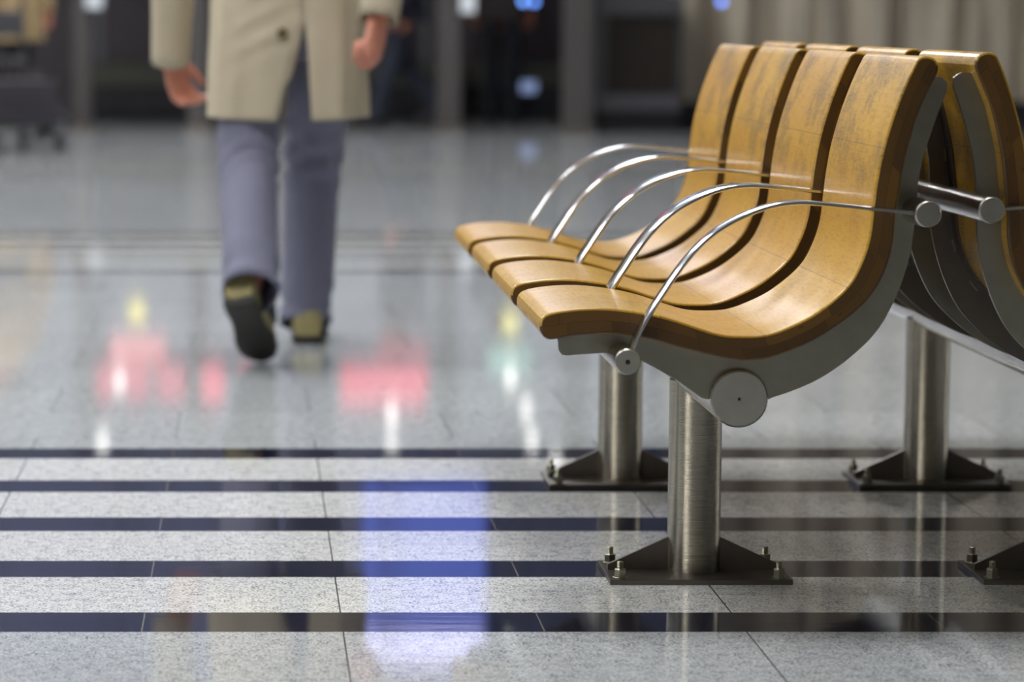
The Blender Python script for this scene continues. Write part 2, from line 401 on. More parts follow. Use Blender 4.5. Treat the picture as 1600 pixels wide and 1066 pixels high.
def arm_mesh(tr, y, wd):
    bm = bmesh.new(); th = .0058; rings = []
    for k, p in enumerate(ARM):
        d = ARM[min(k + 1, len(ARM) - 1)] - ARM[max(k - 1, 0)]; nx = Vector((-d.y, d.x, 0)).normalized() * th / 2
        c = .0024
        pr = []
        for (s, yy, f) in ((-1, y + c, 1), (-1, y + wd - c, 1), (-1 + .4, y + wd, 1), (1 - .4, y + wd, 1), (1, y + wd - c, 1), (1, y + c, 1), (1 - .4, y, 1), (-1 + .4, y, 1)):
            pr.append(tr(p.x + nx.x * s, yy, p.y + nx.y * s))
        rings.append(pr)
    loft(bm, rings); return bm

def bolt_mesh(x, y, z):
    bm = bmesh.new()
    cyl_z(bm, x, y, .0108, z, z + .0018, 20)                                   # washer
    loft(bm, [[(x + r * math.cos(PI / 3 * k + .3), y + r * math.sin(PI / 3 * k + .3), zz) for k in range(6)] for zz, r in ((z + .0018, .0090), (z + .0125, .0090), (z + .0135, .0080))])
    prof = []
    for i in range(9): prof.append((z + .0135 + i * .0012, .0050 if i % 2 == 0 else .0043))
    prof.append((z + .0245, .0036))
    loft(bm, [[(x + r * math.cos(2 * PI * k / 14), y + r * math.sin(2 * PI * k / 14), zz) for k in range(14)] for zz, r in prof])
    return bm

def bench(bx, sgn, rot, label):
    ca, sa = math.cos(rot), math.sin(rot)
    def tr(x, y, z):                # profile coordinates -> bench coordinates (origin under the beam at the near end)
        x, z = x * ca - z * sa, x * sa + z * ca
        return Vector((sgn * x, y - Y0, z + BZ))
    root = thing('bench', label, 'bench', (bx, Y0, 0), group='back-to-back waiting benches')
    # seats
    s0 = obj('seat', seat_mesh(tr, sgn), [M['face'], M['edge']], root, smooth=18)
    b1 = obj('bracket', bracket_mesh(tr, Y0 + INS), M['plate'], s0, smooth=30, label='curved steel side bracket')
    f1 = obj('flange', flange_mesh(tr, Y0 + INS + .006, 1), M['dplate'], s0, smooth=30)
    b2 = obj('bracket', bracket_mesh(tr, Y0 + SW - INS - .0065), M['dplate'], s0, smooth=30, label='curved steel side bracket')  # darker steel than the near bracket puts its shade into the colour
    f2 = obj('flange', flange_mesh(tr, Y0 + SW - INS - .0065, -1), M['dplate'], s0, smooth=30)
    if sgn < 0:
        for bm in slot_meshes(tr, Y0 + SW - INS - .0065): obj('slot', bm, M['bolt'], s0)
    for k in range(1, 4):
        c = copy_tree(s0, root); c.location = (0, PITCH * k, 0)
    YE = 3 * PITCH + SW
    # beam under the seats
    bm = cyl_y(bmesh.new(), 0, BZ, .0392, .022, YE - .02, 64, .0012); beam = obj('beam', bm, M['beam'], root, smooth=35)
    obj('end_cap', cyl_y(bmesh.new(), 0, BZ, .0372, .0205, .024, 64, .0006), M['cap'], beam, smooth=30)
    obj('centre_mark', cyl_y(bmesh.new(), 0, BZ, .0022, .0200, .0208, 16, .0003), M['dark'], beam)
    # armrest rails front and rear
    for (p, front) in ((RAIL_F, 1), (RAIL_R, 0)):
        q = tr(p[0], Y0, p[1])
        rail = obj('armrest_rail', cyl_y(bmesh.new(), q.x, q.z, .0180, -.048, YE + .05, 40, .0008), M['beam'], root, smooth=35)
        obj('end_cap', cyl_y(bmesh.new(), q.x, q.z, .0172, -.0502, -.047, 40, .0012), M['cap'], rail, smooth=30)
        if front:
            bm = bmesh.new(); loft(bm, [[(q.x + r * math.cos(PI / 3 * k), yy, q.z + r * math.sin(PI / 3 * k)) for k in range(6)] for yy, r in ((-.0507, .0036), (-.0500, .0036))])
            obj('hex_socket', bm, M['dark'], rail)
    # armrests: a narrow one at each end, wide flat ones between the seats
    obj('armrest', arm_mesh(tr, Y0 - .035, .033), M['polish'], root, smooth=40)
    for k in range(1, 4):
        obj('armrest', arm_mesh(tr, Y0 + PITCH * k - (PITCH - SW) / 2 - .033, .066), M['polish'], root, smooth=40)
    obj('armrest', arm_mesh(tr, Y0 + YE + .004, .033), M['polish'], root, smooth=40)
    # two posts with base plates
    for py in (4.522 - Y0, 5.443 - Y0):
        post = obj('support_post', cyl_z(bmesh.new(), 0, py, .0392, .0075, BZ - .02, 64), M['tube'], root, smooth=35)
        obj('base_plate', B(-.134, .134, py - .086, py + .080, 0, .0078, bev=.001), M['dplate'], post)
        for s in (-1, 1):
            bm = bmesh.new(); a = [bm.verts.new(v) for v in ((s * .037, py - .003, .0076), (s * .128, py - .003, .0076), (s * .128, py - .003, .016), (s * .037, py - .003, .058))]
            b = [bm.verts.new((v.co.x, py + .004, v.co.z)) for v in a]
            bm.faces.new(a); bm.faces.new(b[::-1])
            for i in range(4): bm.faces.new((a[i], a[(i + 1) % 4], b[(i + 1) % 4], b[i]))
            obj('gusset', bm, M['dplate'], post)
            for yy in (-.066, .060):
                obj('bolt', bolt_mesh(s * .117, py + yy, .0076), M['bolt'], post, smooth=25)
    return root
bench(BX, 1, 0, 'wooden four-seat waiting bench with steel armrests, facing left, near the camera')
bench(1.207, -1, math.radians(1.3), 'waiting bench turned away behind the first, steel back brackets showing, cut by the right edge')

# ---------------------------------------------------------------- people
SKIN = None
def skin_mat(col=(196, 128, 104)):
    q = NT('skin'); tc = q.n('ShaderNodeTexCoord').outputs['Object']; n = q.noise(tc, 30, 3)
    c = srgb(*col); q.put(q.b.inputs['Base Color'], q.mix(n, tuple(v * .8 for v in c[:3]) + (1,), c)); return q.set(Roughness=.5)
def remesh(o, vox):
    m = o.modifiers.new('remesh', 'REMESH'); m.mode = 'VOXEL'; m.voxel_size = vox; m.use_smooth_shade = True
    s = o.modifiers.new('smooth', 'SMOOTH'); s.iterations = 3; s.factor = .5
def solidify(o, t):
    m = o.modifiers.new('solid', 'SOLIDIFY'); m.thickness = t; m.offset = -1
def hand(bm, wrist, direc, palm_n, side, curl=.7, s=1.0):
    # wrist: point; direc: along the hand; palm_n: out of the palm; thumb leaves the side of the palm
    d = Vector(direc).normalized(); n = Vector(palm_n); n = (n - d * n.dot(d)).normalized(); sd = d.cross(n) * side; W = Vector(wrist)
    tube(bm, [W - d * .03 * s, W + d * .012 * s, W + d * .05 * s, W + d * .088 * s], [.027 * s, .031 * s, .040 * s, .038 * s], 16, flat=.42, side=sd, rounded=True)
    L = (.072, .080, .074, .058)
    for i in range(4):
        o_ = (i - 1.5) * .0195 * s; p = W + d * .088 * s + sd * -o_ ; ln = L[i] * s; a = 0; pts = [p - d * .015 * s, p]; cur = p; dd = d.copy()
        for j, f in enumerate((.45, .32, .25)):
            a += curl * (.75 + .12 * i) * (1.0 if j else .7); dd = (d * math.cos(a) + n * math.sin(a)).normalized(); cur = cur + dd * ln * f; pts.append(cur)
        tube(bm, pts, [.0095 * s, .0098 * s, .0092 * s, .0084 * s, .007 * s], 10, rounded=True)
    p = W + d * .022 * s + sd * .026 * s; t1 = (d * .75 + sd * .6 + n * .35).normalized(); t2 = (d * .95 + sd * .05 + n * .5).normalized()
    tube(bm, [p - t1 * .012 * s, p + t1 * .034 * s, p + t1 * .034 * s + t2 * .03 * s, p + t1 * .034 * s + t2 * .052 * s], [.013 * s, .012 * s, .0105 * s, .008 * s], 10, rounded=True)
def shoe(bm_u, bm_s, heel, fwd, up, L=.285, Wd=.098):
    f = Vector(fwd).normalized(); u = Vector(up); u = (u - f * u.dot(f)).normalized(); s = f.cross(u); H0 = Vector(heel)
    outl = [(0, .34), (.04, .38), (.15, .38), (.35, .36), (.5, .39), (.68, .48), (.82, .47), (.93, .36), (.985, .2), (1, .08)]
    def ring(t, hw, z0, z1, n=14, rnd=.5):
        c = H0 + f * t * L; r = []
        for k in range(n):
            a = 2 * PI * k / n; x = math.cos(a); z = math.sin(a)
            x = math.copysign(abs(x) ** rnd, x); z = math.copysign(abs(z) ** rnd, z)
            r.append(c + s * x * hw * Wd + u * ((z0 + z1) / 2 + z * (z1 - z0) / 2))
        return r
    zz = [.075, .088, .095, .092, .08, .062, .052, .044, .034, .026]
    loft(bm_u, [ring(t, w_, .014, z, rnd=.75) for (t, w_), z in zip(outl, zz)])
    loft(bm_s, [ring(t, w_ + .03, .0 if t < .28 or t > .42 else .006, .022, rnd=.45) for (t, w_) in outl])
def head(bm, c, s=1.0, f=Vector((0, 1, 0))):
    c = Vector(c); up = Vector((0, 0, 1)); r = f.cross(up)
    rings = []
    for z, rx, ry, oy in ((-.115, .030, .030, .03), (-.105, .045, .052, .028), (-.08, .058, .075, .016), (-.04, .068, .088, .006), (0, .074, .095, 0), (.04, .076, .098, -.004), (.075, .068, .088, -.006), (.1, .048, .064, -.008), (.113, .02, .028, -.008)):
        rings.append([c + (r * rx * math.cos(2 * PI * k / 24) + f * (oy + ry * math.sin(2 * PI * k / 24)) + up * z) * s for k in range(24)])
    loft(bm, rings)
    tube(bm, [c + f * .088 * s + up * .012 * s, c + f * .108 * s - up * .022 * s, c + f * .100 * s - up * .036 * s], [.008 * s, .012 * s, .010 * s], 10, rounded=True)   # nose
    for q in (-1, 1): tube(bm, [c + r * q * .075 * s + up * .022 * s, c + r * q * .082 * s, c + r * q * .076 * s - up * .026 * s], [.010 * s, .012 * s, .008 * s], 10, rounded=True)
    tube(bm, [c + f * .087 * s - up * .062 * s - r * .022 * s, c + f * .094 * s - up * .06 * s, c + f * .087 * s - up * .062 * s + r * .022 * s], [.005 * s, .008 * s, .005 * s], 8, rounded=True)  # lips
def V(*a): return Vector(a)

def person(label, J, loc, rz, coat_col, trouser_col, shoe_col, sole_col, hair_col, vox, hem, slit=False, button=None, group=None, skirt=.205, shoulder=.205, curl=(.7, .7)):
    """J: joints in local metres, the figure facing +Y. One continuous body; clothes, hair and shoes are its parts."""
    root = thing('person', label, 'person', loc, rz, group)
    sk = skin_mat(); cc = cloth('coat_cloth', coat_col); tcl = cloth('trouser_cloth', trouser_col)
    bm = bmesh.new()
    hip, neck = J['hip'], J['neck']
    tube(bm, [hip - V(0, 0, .06), hip + V(0, 0, .06), hip + V(0, 0, .2), hip.lerp(neck, .62), hip.lerp(neck, .88), neck], [.13, .15, .128, .150, .145, .070], 24, flat=.68, side=(1, 0, 0), rounded=True)
    tube(bm, [neck - V(0, 0, .06), neck + V(0, .01, .09)], [.062, .056], 16, rounded=True)
    head(bm, J['head'])
    for s_, q in (('l', -1), ('r', 1)):
        sh, el, wr = J['sh' + s_], J['el' + s_], J['wr' + s_]
        tube(bm, [neck - V(0, 0, .07) + V(q * .05, 0, 0), sh, sh.lerp(el, .5), el, el.lerp(wr, .4), wr], [.050, .052, .046, .040, .040, .026], 16, rounded=True, side=(0, 1, 0))
        hand(bm, wr, J['hd' + s_], J['pn' + s_], J.get('ts' + s_, 1), curl[0 if s_ == 'l' else 1])
        hj, kn, an = J['hip' + s_], J['kn' + s_], J['an' + s_]
        tube(bm, [hj, hj.lerp(kn, .5), kn, kn.lerp(an, .35), an], [.09, .076, .055, .054, .036], 16, rounded=True)
        f = J['ft' + s_]; tube(bm, [an - V(0, 0, .01), an + f.normalized() * .09 - J['up' + s_].normalized() * .045, an + f.normalized() * .17 - J['up' + s_].normalized() * .06], [.036, .034, .024], 12, rounded=True)
    body = obj('body', bm, sk, root); remesh(body, vox)
    # eyes, hair
    hc = J['head']; bm = bmesh.new()
    for q in (-1, 1): tube(bm, [hc + V(q * .031, .082, .012), hc + V(q * .031, .086, .012)], [.010, .010], 12, rounded=True)
    obj('eyes', bm, plain('eye', srgb(50, 40, 34), .2), body, smooth=60)
    bm = bmesh.new(); rings = []
    for z, rx, ry, oy in ((-.055, .066, .05, -.052), (-.02, .081, .07, -.036), (.02, .085, .085, -.022), (.06, .083, .098, -.012), (.095, .068, .082, -.01), (.118, .04, .05, -.01), (.126, .012, .016, -.01)):
        rings.append([hc + V(rx * math.cos(2 * PI * k / 24), oy + ry * math.sin(2 * PI * k / 24), z) * 1.0 + V(0, 0, .004 * math.sin(5 * k)) for k in range(24)])
    loft(bm, rings); obj('hair', bm, cloth('hair', hair_col, 300), root, smooth=70)
    # coat: body sheet from hem to collar, open at the back vent
    bm = bmesh.new(); na, nz = 96, 60; ztop = neck.z + .02; z0 = hem; grid = []
    for j in range(nz + 1):
        t = j / nz; z = z0 + (ztop - z0) * t
        h2n = (z - hip.z) / (neck.z - hip.z)
        ax = hip.lerp(neck, max(0, min(1, h2n))) if h2n > 0 else hip.copy()
        prof = [(-9, skirt + .01), (-.5, skirt), (0, skirt - .012), (.25, skirt - .027), (.55, skirt - .01), (.84, skirt - .005), (.93, skirt - .022), (.975, .135), (1.05, .078)]
        rx = next(a[1] + (b[1] - a[1]) * (h2n - a[0]) / (b[0] - a[0]) for a, b in zip(prof, prof[1:]) if h2n <= b[0] or b is prof[-1])
        ry = rx * (.74 + .14 * max(0, min(1, (.45 - h2n) / .7))); row = []
        vent = max(0.0, min(1.0, (J.get('vent', .8) - z) / max(.01, J.get('vent', .8) - z0))) if slit else 0
        dl = .001 + vent ** .8 * J.get('ventw', .1)
        for i in range(na + 1):
            vo = J.get('vento', 0); a0_ = -PI / 2 + vo + dl * .25; a = a0_ + (2 * PI - dl) * i / na
            low = max(0, min(1, (.55 - h2n) / .9))
            fold = 1 + low * (.018 * math.sin(5 * a + 1.3) + .014 * math.sin(9 * a + z * 6) + .008 * math.sin(17 * a - z * 9)) + .006 * math.sin(z * 34 + 3 * a) * max(0, 1 - abs(h2n))
            pw = 1 - .3 * max(0, min(1, (.4 - h2n) / .5)); x = rx * math.copysign(abs(math.cos(a)) ** pw, math.cos(a)) * fold; y = ry * math.copysign(abs(math.sin(a)) ** pw, math.sin(a)) * fold
            if slit and i < 8: y -= .008 * vent
            if slit and y < 0:
                ww = (z - J['vent'] - .02) - .5 * (x - .02)
                y += .007 * math.sin(ww * 105) * math.exp(-((x + .05) / .08) ** 2) * math.exp(-(ww / .07) ** 2)
            row.append(bm.verts.new((ax.x + x, ax.y + y, z + (J.get('hemtilt', 0) * abs(x) if j == 0 else 0))))
        grid.append(row)
    for a, b in zip(grid, grid[1:]):
        for i in range(na): bm.faces.new((a[i], a[i + 1], b[i + 1], b[i]))
    for s_, q in (('l', -1), ('r', 1)):          # sleeves
        sh, el, wr = J['sh' + s_], J['el' + s_], J['wr' + s_]; cuff = wr + (el - wr).normalized() * -.004
        pts, _ = crom([sh + V(-q * .05, 0, .015), sh + V(0, 0, -.01), sh.lerp(el, .5), el, el.lerp(wr, .5), cuff], 22)
        rr = [(.075 - .027 * k / 21) * (1 + .012 * math.sin(k * 1.3)) for k in range(22)]; rr[0] = .06
        if 'slv' in J: rr = [r * J['slv'] for r in rr]
        tube(bm, pts, rr, 22, cap=False, side=(0, 1, 0))
    coat = obj('coat', bm, cc, root, smooth=180); solidify(coat, .004)
    bm = bmesh.new(); nk = neck + V(0, 0, .015)
    rings = [[nk + V(r * math.cos(2 * PI * k / 28), r * .95 * math.sin(2 * PI * k / 28) + .006, z) for k in range(28)] for z, r in ((-.03, .098), (.035, .074), (.04, .070), (-.01, .066))]
    loft(bm, rings, cap=False); obj('collar', bm, cc, coat, smooth=60)
    if button:
        bm = cyl_y(bmesh.new(), button[0], button[2], .0135, button[1] - .004, button[1] + .008, 20, .001); obj('button', bm, plain('button_horn', srgb(92, 78, 48), .4), coat)
    # trousers
    bm = bmesh.new()
    tube(bm, [hip + V(0, 0, .16), hip + V(0, 0, -.03)], [.148, .160], 24, flat=.66, side=(1, 0, 0), rounded=True)
    for s_ in ('l', 'r'):
        hj, kn, an = J['hip' + s_], J['kn' + s_], J['an' + s_]; sp = J['hem' + s_]
        pts, _ = crom([hj, hj.lerp(kn, .5), kn, kn.lerp(an, .5), an.lerp(sp, .6), sp], 44)
        rings = []
        for k, p in enumerate(pts):
            t = k / 43; d = pts[min(k + 1, 43)] - pts[max(k - 1, 0)]; x, y = frame(d, V(0, 1, 0))
            r = .088 - .030 * t if t < .55 else .0715 - .006 * (t - .55) / .45
            r *= J.get('legw', 1)
            if t > .85: r *= 1 + .06 * math.sin((t - .85) * 60)
            rg = []
            for m_ in range(36):
                a = 2 * PI * m_ / 36
                kn_ = math.exp(-((t - .48) / .11) ** 2); an_ = math.exp(-((t - .9) / .08) ** 2)
                f = 1 + .09 * kn_ * math.sin(t * 70 + 2 * a + math.sin(3 * a)) + .08 * an_ * math.sin(t * 110 - a) + .025 * math.sin(3 * a + t * 9)
                rg.append(p + (x * math.cos(a) * r + y * math.sin(a) * r * 1.06) * f)
            rings.append(rg)
        loft(bm, rings, cap=False)
    tr_ = obj('trousers', bm, tcl, root, smooth=180); solidify(tr_, .003)
    for s_ in ('l', 'r'):
        an, kn, f, u = J['an' + s_], J['kn' + s_], J['ft' + s_].normalized(), J['up' + s_].normalized(); bm = bmesh.new()
        tube(bm, [an.lerp(kn, .3), an, an + f * .09 - u * .042, an + f * .17 - u * .055], [.050, .044, .040, .030], 14, rounded=True)
        obj('sock', bm, plain('sock_knit', srgb(44, 44, 50), .9), root, smooth=60)
    sc_, so_ = cloth('shoe_leather', shoe_col, 200), plain('shoe_sole', sole_col, .7)
    for s_ in ('l', 'r'):
        bu, bs = bmesh.new(), bmesh.new(); shoe(bu, bs, J['heel' + s_], J['ft' + s_], J['up' + s_])
        u_ = obj('shoe', bu, sc_, root, smooth=50); obj('sole', bs, so_, u_, smooth=40)
    return root

# walking man in a pale raincoat, back to the camera (world metres; the left foot pushes off)
O = V(.09, 7.60, 0)
def L(x, y, z): return V(x, y, z) - O
J = dict(hip=L(.09, 7.60, .90), neck=L(.09, 7.66, 1.43), head=L(.09, 7.70, 1.60),
    shl=L(-.09, 7.66, 1.36), ell=L(-.185, 7.66, 1.06), wrl=L(-.203, 7.78, .715), hdl=V(.3, .45, -.9), pnl=V(.6, -.5, 0), tsl=-1,
    shr=L(.27, 7.62, 1.36), elr=L(.345, 7.50, 1.09), wrr=L(.305, 7.40, .822), hdr=V(-.15, -.5, -.8), pnr=V(-.7, .5, 0), tsr=1,
    hipl=L(-.005, 7.58, .86), knl=L(-.004, 7.50, .47), anl=L(.0, 7.20, .25), hipr=L(.178, 7.62, .86), knr=L(.160, 7.78, .48), anr=L(.140, 7.83, .12),
    heml=L(-.002, 7.122, .186), hemr=L(.138, 7.815, .045),
    heell=L(-.028, 7.08, .165), ftl=V(.055, .225, -.158), upl=V(.0, .158, .225), heelr=L(.143, 7.75, 0), ftr=V(.05, 1, 0), upr=V(0, 0, 1),
    vent=.81, ventw=.22, vento=.11, legw=.98, hemtilt=.05)
person('person in a knee-length beige raincoat and grey trousers walking away, head above the frame', J, tuple(O), 0, srgb(178, 166, 142), srgb(110, 110, 128), srgb(150, 140, 96), srgb(34, 32, 28),
       srgb(60, 50, 44), .005, .573, slit=True, button=(-.014, -.176, .787), skirt=.200, curl=(.95, 1.3))

def stride(arm=.12, step=.3, leg_w=.95, ph=1, **k):    # a generic walking pose, facing +Y
    d = dict(hip=V(0, 0, .92), neck=V(0, .03, 1.45), head=V(0, .05, 1.62),
        shl=V(-.18, .02, 1.38), ell=V(-.24, -.04, 1.10), wrl=V(-.24, arm, .86), hdl=V(.05, .2, -1), pnl=V(1, 0, 0), tsl=-1,
        shr=V(.18, .02, 1.38), elr=V(.24, -.06, 1.10), wrr=V(.24, -arm, .86), hdr=V(-.05, .1, -1), pnr=V(-1, 0, 0), tsr=1,
        hipl=V(-.09, 0, .88), knl=V(-.09, .10, .50), anl=V(-.09, step * .75, .12), hipr=V(.09, 0, .88), knr=V(.09, -.02, .49), anr=V(.09, -step, .16),
        heml=V(-.09, step * .75 - .02, .06), hemr=V(.09, -step - .02, .11), heell=V(-.09, step * .75 - .07, 0), ftl=V(0, 1, 0), upl=V(0, 0, 1),
        heelr=V(.09, -step - .09, .085), ftr=V(0, .27, -.085), upr=V(0, .085, .27), legw=leg_w)
    d.update(k); return d
exec_people = [
    ('person in a tan jacket and dark trousers pushing a luggage cart at the left edge', (-1.58, 20.5, 0), math.radians(60), srgb(150, 128, 92), srgb(46, 44, 48), .66),
    ('person in a navy jacket and dark trousers walking far behind the raincoat\'s right hand', (1.13, 22.9, 0), math.radians(100), srgb(32, 32, 46), srgb(30, 34, 48), .78),
    ('person in a dark jacket standing far off by the gate, between two posts', (1.98, 24.3, 0), math.radians(170), srgb(74, 66, 66), srgb(38, 40, 48), .8),
]
for lb, lc, rz, c1, c2, hm in exec_people:
    person(lb, stride(step=.3 if 'walking' in lb or 'pushing' in lb else .06), lc, rz, c1, c2, srgb(30, 28, 28), srgb(20, 20, 20), srgb(40, 32, 28), .011, hm, group='people in the far hall')

# luggage cart at the left edge
cart = thing('luggage_cart', 'grey metal luggage cart on small wheels at the left edge', 'luggage cart', (-1.50, 19.0, 0), math.radians(20))
gm = steel('cart_metal', srgb(110, 110, 114), .35)
bm = bmesh.new()
for s in (-1, 1):
    tube(bm, [(s * .24, -.42, .16), (s * .24, .38, .16), (s * .24, .50, .30), (s * .24, .52, .98)], .016, 10)
    tube(bm, [(s * .24, -.42, .16), (s * .16, -.50, .12)], .014, 10)
for y in (-.35, -.12, .12, .35): tube(bm, [(-.24, y, .16), (.24, y, .16)], .010, 8)
tube(bm, [(-.24, .5, .55), (.24, .5, .55)], .012, 8)
obj('frame', bm, gm, cart, smooth=50)
bm = bmesh.new(); tube(bm, [(-.27, .52, 1.0), (.27, .52, 1.0)], .02, 12, rounded=True); obj('handle', bm, M['dark'], cart, smooth=50)
obj('basket', B(-.2, .2, .30, .47, .70, .86, bev=.01), gm, cart)
for x, y in ((-.2, -.44), (.2, -.44), (-.2, .36), (.2, .36)):
    bm = bmesh.new(); tube(bm, [(x - .015, y, .062), (x + .015, y, .062)], .062, 20); obj('wheel', bm, plain('rubber', srgb(24, 24, 26), .7), cart, smooth=40)
sc_ = thing('suitcase', 'dark hard suitcase lying on the luggage cart', 'suitcase', (-1.50, 19.0, .177), math.radians(20))
obj('shell', B(-.22, .22, -.4, .2, 0, .26, bev=.03), plain('case_shell', srgb(44, 40, 46), .35), sc_); bm = bmesh.new(); tube(bm, [(-.1, -.4, .13), (-.1, -.44, .13), (.1, -.44, .13), (.1, -.4, .13)], .01, 8); obj('handle', bm, M['dark'], sc_)

# ---------------------------------------------------------------- far end of the hall
post_m = plain('gate_post_paint', srgb(70, 66, 64), .45)
def gx(u, Y): return (u - CX) / F_PX * Y * 1.0
lab = ['grey gate post farthest left, with a white lamp at its right', 'grey gate post behind the left side of the raincoat', 'grey gate post right of the walking figure, with a white lamp', 'broad grey gate post beside the dark kiosk']
for (u0, u1, Y), lb in zip(((112, 146, 22.3), (291, 327, 22.0), (680, 722, 22.0), (876, 928, 21.6)), lab):
    c = (gx((u0 + u1) / 2, Y), Y + .08, 0); hw = (gx(u1, Y) - gx(u0, Y)) / 2
    t = thing('gate_post', lb, 'post', c, group='gate posts')
    obj('shaft', B(-hw * .85, hw * .85, -.08, .08, 0, 2.35, bev=.01), post_m, t); obj('foot', B(-hw * 1.1, hw * 1.1, -.11, .11, 0, .04, bev=.005), M['dplate'], t)
wl = emis('white_lamp', (.85, .92, 1, 1), .55)
for u, v, Y, w_, h_, lb in ((147, 2, 22.3, .12, .10, 'small white lamp unit beside the farthest left gate post'), (731, 2, 22.0, .10, .16, 'small white lamp unit beside the middle gate post')):
    x, z = pt(u, v, Y - .07); t = thing('lamp_unit', lb, 'lamp', (x, Y - .07, z), group='lamp units on gate posts')
    obj('housing', B(-w_ / 2 - .01, w_ / 2 + .01, 0, .06, -h_ / 2 - .01, h_ / 2 + .01, bev=.004), post_m, t); obj('lens', B(-w_ / 2, w_ / 2, -.012, .001, -h_ / 2, h_ / 2, bev=.004), wl, t)
    obj('bracket', B(-w_ / 2 - .06, w_ / 2, .05, .068, -.02, .02), post_m, t)
# header carrying the signs, above the frame
hd = obj('gate_header', B(-8.9, 3.15, 22.1, 22.5, 2.35, CEIL - .002), plain('header_panel', srgb(74, 78, 102), .6)); tag(hd, 'deep grey header above the gate posts, carrying the signs', 'header')
# shop fronts behind the gate: dark glazing with low ledges
def panel(name, lb, cat, x0, x1, y0, y1, z0, z1, m, bev=0, group=None):
    o = obj(name, B(x0, x1, y0, y1, z0, z1, bev=bev), m); return tag(o, lb, cat, group)
sf = thing('shop_front', 'dark shop front with tinted glazing and pale upper panels behind the gate', 'shop front', (0, 25.6, 0))
dkm = plain('tinted_panel', srgb(76, 66, 72), .45, sc=2, var=.3); up_ = emis('lit_interior', (.72, .79, .9, 1), .2)
obj('lower_panel', B(-8.8, 3.3, 0, .1, 0, 1.0), dkm, sf)
obj('lit_window', B(-8.8, 3.3, .02, .1, 1.15, 2.9), up_, sf, label='lit shop window above the dark panels')
obj('transom', B(-8.8, 3.3, -.03, .1, 1.0, 1.15), post_m, sf)
for i in range(9):
    x = -8.0 + i * 1.35; obj('mullion', B(x - .03, x + .03, -.05, .02, 0, 2.9), M['wallgrey'], sf)
obj('fascia', B(-8.8, 3.3, -.05, .1, 2.9, CEIL), M['wallgrey'], sf)
lg = plain('ledge_olive', srgb(76, 76, 64), .5); blk = plain('near_black', srgb(22, 22, 30), .4)
for x0, x1, lb in ((-1.32, -.42, 'low dark cabinet with an olive top behind the walking figure\'s left arm'), (.98, 1.72, 'low dark cabinet between the gate posts right of the walking figure'), (1.85, 2.55, 'low dark cabinet behind a built-in blue lamp reflection')):
    t = thing('low_cabinet', lb, 'cabinet', ((x0 + x1) / 2, 25.0, 0)); h = (x1 - x0) / 2
    obj('base', B(-h, h, 0, .5, .04, .26, bev=.01), blk, t); obj('top_panel', B(-h - .02, h + .02, -.03, .52, .26, .44, bev=.01), lg, t); obj('plinth', B(-h + .04, h - .04, .04, .46, 0, .04), M['dark'], t)
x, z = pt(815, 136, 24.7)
t = thing('blue_glint', 'blue-white lamp reflection built as a small glowing panel in front of a cabinet', 'screen', (x, 24.72, 0))  # glowing panel stands in for a lamp's reflection; stand and foot added to hold it
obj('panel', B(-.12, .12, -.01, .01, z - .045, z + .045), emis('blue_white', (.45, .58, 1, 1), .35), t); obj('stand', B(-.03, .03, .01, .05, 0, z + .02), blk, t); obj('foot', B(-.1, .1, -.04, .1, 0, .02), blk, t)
for u, v, c_ in ((818, 2, (.15, .35, 1, 1)), (835, 3, (.12, .28, .9, 1)), (1128, 3, (.15, .3, 1, 1))):
    x, z = pt(u, v, 21.6)
    bm = bmesh.new(); tube(bm, [(0, 0, 0), (0, .03, 0)], .022, 16, rounded=True)
    t = thing('blue_lamp', 'small blue signal lamp %s' % ({818: 'left of a pair at the top edge between gate posts', 835: 'right of a pair at the top edge between gate posts', 1128: 'above the wooden backrests at the top edge'}[u]), 'lamp', (x, 21.6, z), group='blue signal lamps')
    obj('bulb', bm, emis('blue_glow', c_, 3), t, smooth=60)
    bm = bmesh.new(); tube(bm, [(0, .04, 0), (0, .06, 0)], .02, 12); tube(bm, [(0, .05, 0), (0, .05, CEIL - z)], .006, 8); obj('stem', bm, M['dark'], t)

# dark kiosk right of the gate and the beige panelled wall
Yk = 21.95; kx0, kx1 = gx(928, Yk), gx(1062, Yk)
k = thing('kiosk', 'dark brown kiosk with a grey frame and black base, left of the wooden seats', 'kiosk', ((kx0 + kx1) / 2, Yk, 0)); hw = (kx1 - kx0) / 2
obj('base', B(-hw, hw, .05, .6, 0, .15), plain('kiosk_base', srgb(12, 12, 18), .4), k); obj('lower_band', B(-hw, hw, 0, .6, .15, .27, bev=.008), plain('kiosk_band', srgb(74, 72, 78), .4), k)
obj('panel', B(-hw + .08, hw - .02, .03, .6, .27, .83), plain('kiosk_panel', srgb(34, 27, 20), .85, var=.2, sc=3), k)
for x0, x1 in ((-hw, -hw + .08), (hw - .03, hw)): obj('side_frame', B(x0, x1, 0, .6, .27, .83), plain('kiosk_frame', srgb(62, 60, 62), .4), k)
obj('top_panel', B(-hw, hw, -.02, .62, .83, .98, bev=.01), plain('kiosk_top', srgb(70, 68, 70), .4), k)
def beige():
    q = NT('beige_panels'); tc = q.n('ShaderNodeTexCoord').outputs['Object']; n = q.noise(q.map(tc, (1, 1, .06)), 2.6, 3, .6); n2 = q.noise(q.map(tc, (1, 1, .1)), 9, 2)
    c = q.mix(q.ramp(n, .38, .62), srgb(148, 134, 118), srgb(206, 194, 172)); c = q.mix(q.math('MULTIPLY', q.ramp(n2, .5, .65), .4), c, srgb(126, 114, 102)); return q.set(Base_Color=c, Roughness=.6)
bm = bmesh.new(); x = kx1
bg = beige(); wr_ = struct('wall_panelled', B(kx1 + .02, 10, 22.6, 22.9, 0, CEIL), bg)
rs = random.Random(3); i = 0
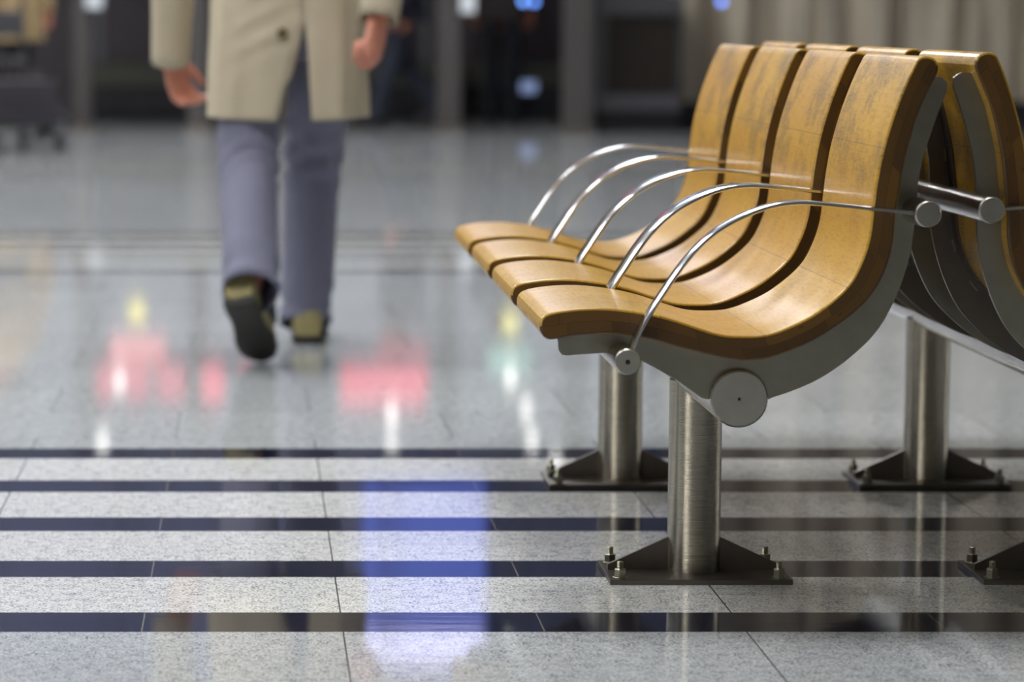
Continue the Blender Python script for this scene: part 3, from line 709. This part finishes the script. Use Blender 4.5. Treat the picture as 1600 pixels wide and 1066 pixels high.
while x < 9.6:
    wd = .16 + .22 * rs.random(); o = obj('wall_batten', B(x + .03, x + wd, 22.5, 22.62, .2, CEIL), bg, kind='structure'); o.name = 'trim_%d' % (i + 2); x += wd + .05 + .12 * rs.random(); i += 1
struct('trim_1', B(kx1 + .02, 10, 22.5, 22.6, 0, .2), M['dark'])

# signs and lamps above the frame that the polished floor mirrors
def mirrored(u, v, Y): # the height whose mirror image falls on pixel row v
    x, z = pt(u, v, Y); return x, -z
def sign(u0, u1, v0, v1, Y, col, st, name, lb, cat='sign', group=None):
    x0, za = mirrored(u0, v0, Y); x1, zb = mirrored(u1, v1, Y)
    t = thing(name, lb, cat, ((x0 + x1) / 2, Y, (za + zb) / 2), group=group); hw_, hh = (x1 - x0) / 2, abs(zb - za) / 2
    obj('face', B(-hw_, hw_, -.02, 0, -hh, hh), emis(name + '_glow', col, st), t); obj('case', B(-hw_ - .015, hw_ + .015, 0, .06, -hh - .015, hh + .015), M['dark'], t); bm = bmesh.new(); tube(bm, [(0, .045, hh), (0, .045, CEIL - t.location.z - .003)], .006, 8); obj('hanger', bm, M['dark'], t); return t
for i, (a, b, c_, d, s_) in enumerate(((532, 668, 578, 602, 3.2), (532, 664, 611, 630, 3.0), (590, 668, 545, 550, 3.4), (150, 232, 574, 622, 1.7), (245, 290, 574, 622, 1.7), (315, 350, 574, 625, 2.6), (375, 388, 574, 598, 2.0))):
    sign(a, b, c_, d, 21.2 + .12 * i, (1, .12, .2, 1), s_ * .4, 'red_sign', 'glowing red sign strip hung above the gate, %s' % ['wide upper strip at the right', 'wide lower strip at the right', 'thin strip above the wide ones', 'broad block at the left', 'narrow block beside the left one', 'tall block left of centre', 'smallest block in the centre'][i], group='red signs')
sign(172, 258, 530, 566, 21.7, (1, .35, .36, 1), 1.0, 'pink_sign', 'pale pink lit panel over the left gate')
for u, v, lb in ((214, 489, 'left'), (797, 506, 'right')): sign(u - 13, u + 13, v - 13, v + 10, 21.75, (.9, .8, .2, 1), 1.5, 'yellow_sign', 'small yellow lit square over the gate, the %s one' % lb, group='yellow signs')
sign(762, 832, 545, 580, 21.7, (.45, .75, .65, 1), .9, 'green_sign', 'pale green lit panel over the right gate')
sign(566, 758, 750, 985, 22.02, (.16, .24, .95, 1), .7, 'video_screen', 'large deep blue video screen high on the header', 'screen')
sign(570, 755, 992, 1034, 21.9, (.62, .6, 1, 1), 1.9, 'video_screen', 'lavender white caption bar above the blue screen', 'screen')
bulb = emis('spot_glow', (1, .98, .95, 1), 5)
for i, (u, v) in enumerate(((798, 592), (822, 640), (832, 690), (868, 722), (612, 648), (612, 691), (187, 598), (160, 691), (3, 600))):
    Yl = 21.1 + .12 * (i % 4); x, z = mirrored(u, v, Yl); t = thing('spot_lamp', '', 'lamp', (x, Yl, z), group='spot lamps before the header')
    t['label'] = 'white spot lamp hung before the gate header, ' + ['lowest of the right cluster', 'second lowest of the right cluster', 'third of the right cluster', 'highest of the right cluster', 'lower of the centre pair', 'upper of the centre pair', 'lower of the left pair', 'upper of the left pair', 'alone at the far left'][i]
    bm = bmesh.new(); tube(bm, [(0, 0, -.01), (0, 0, .01)], .028, 16, rounded=True); obj('bulb', bm, bulb, t, smooth=60)
    bm = bmesh.new(); tube(bm, [(0, 0, .03), (0, 0, .10)], .045, 16); tube(bm, [(0, 0, .1), (0, 0, CEIL - z)], .006, 8); obj('housing', bm, M['dark'], t, smooth=50)
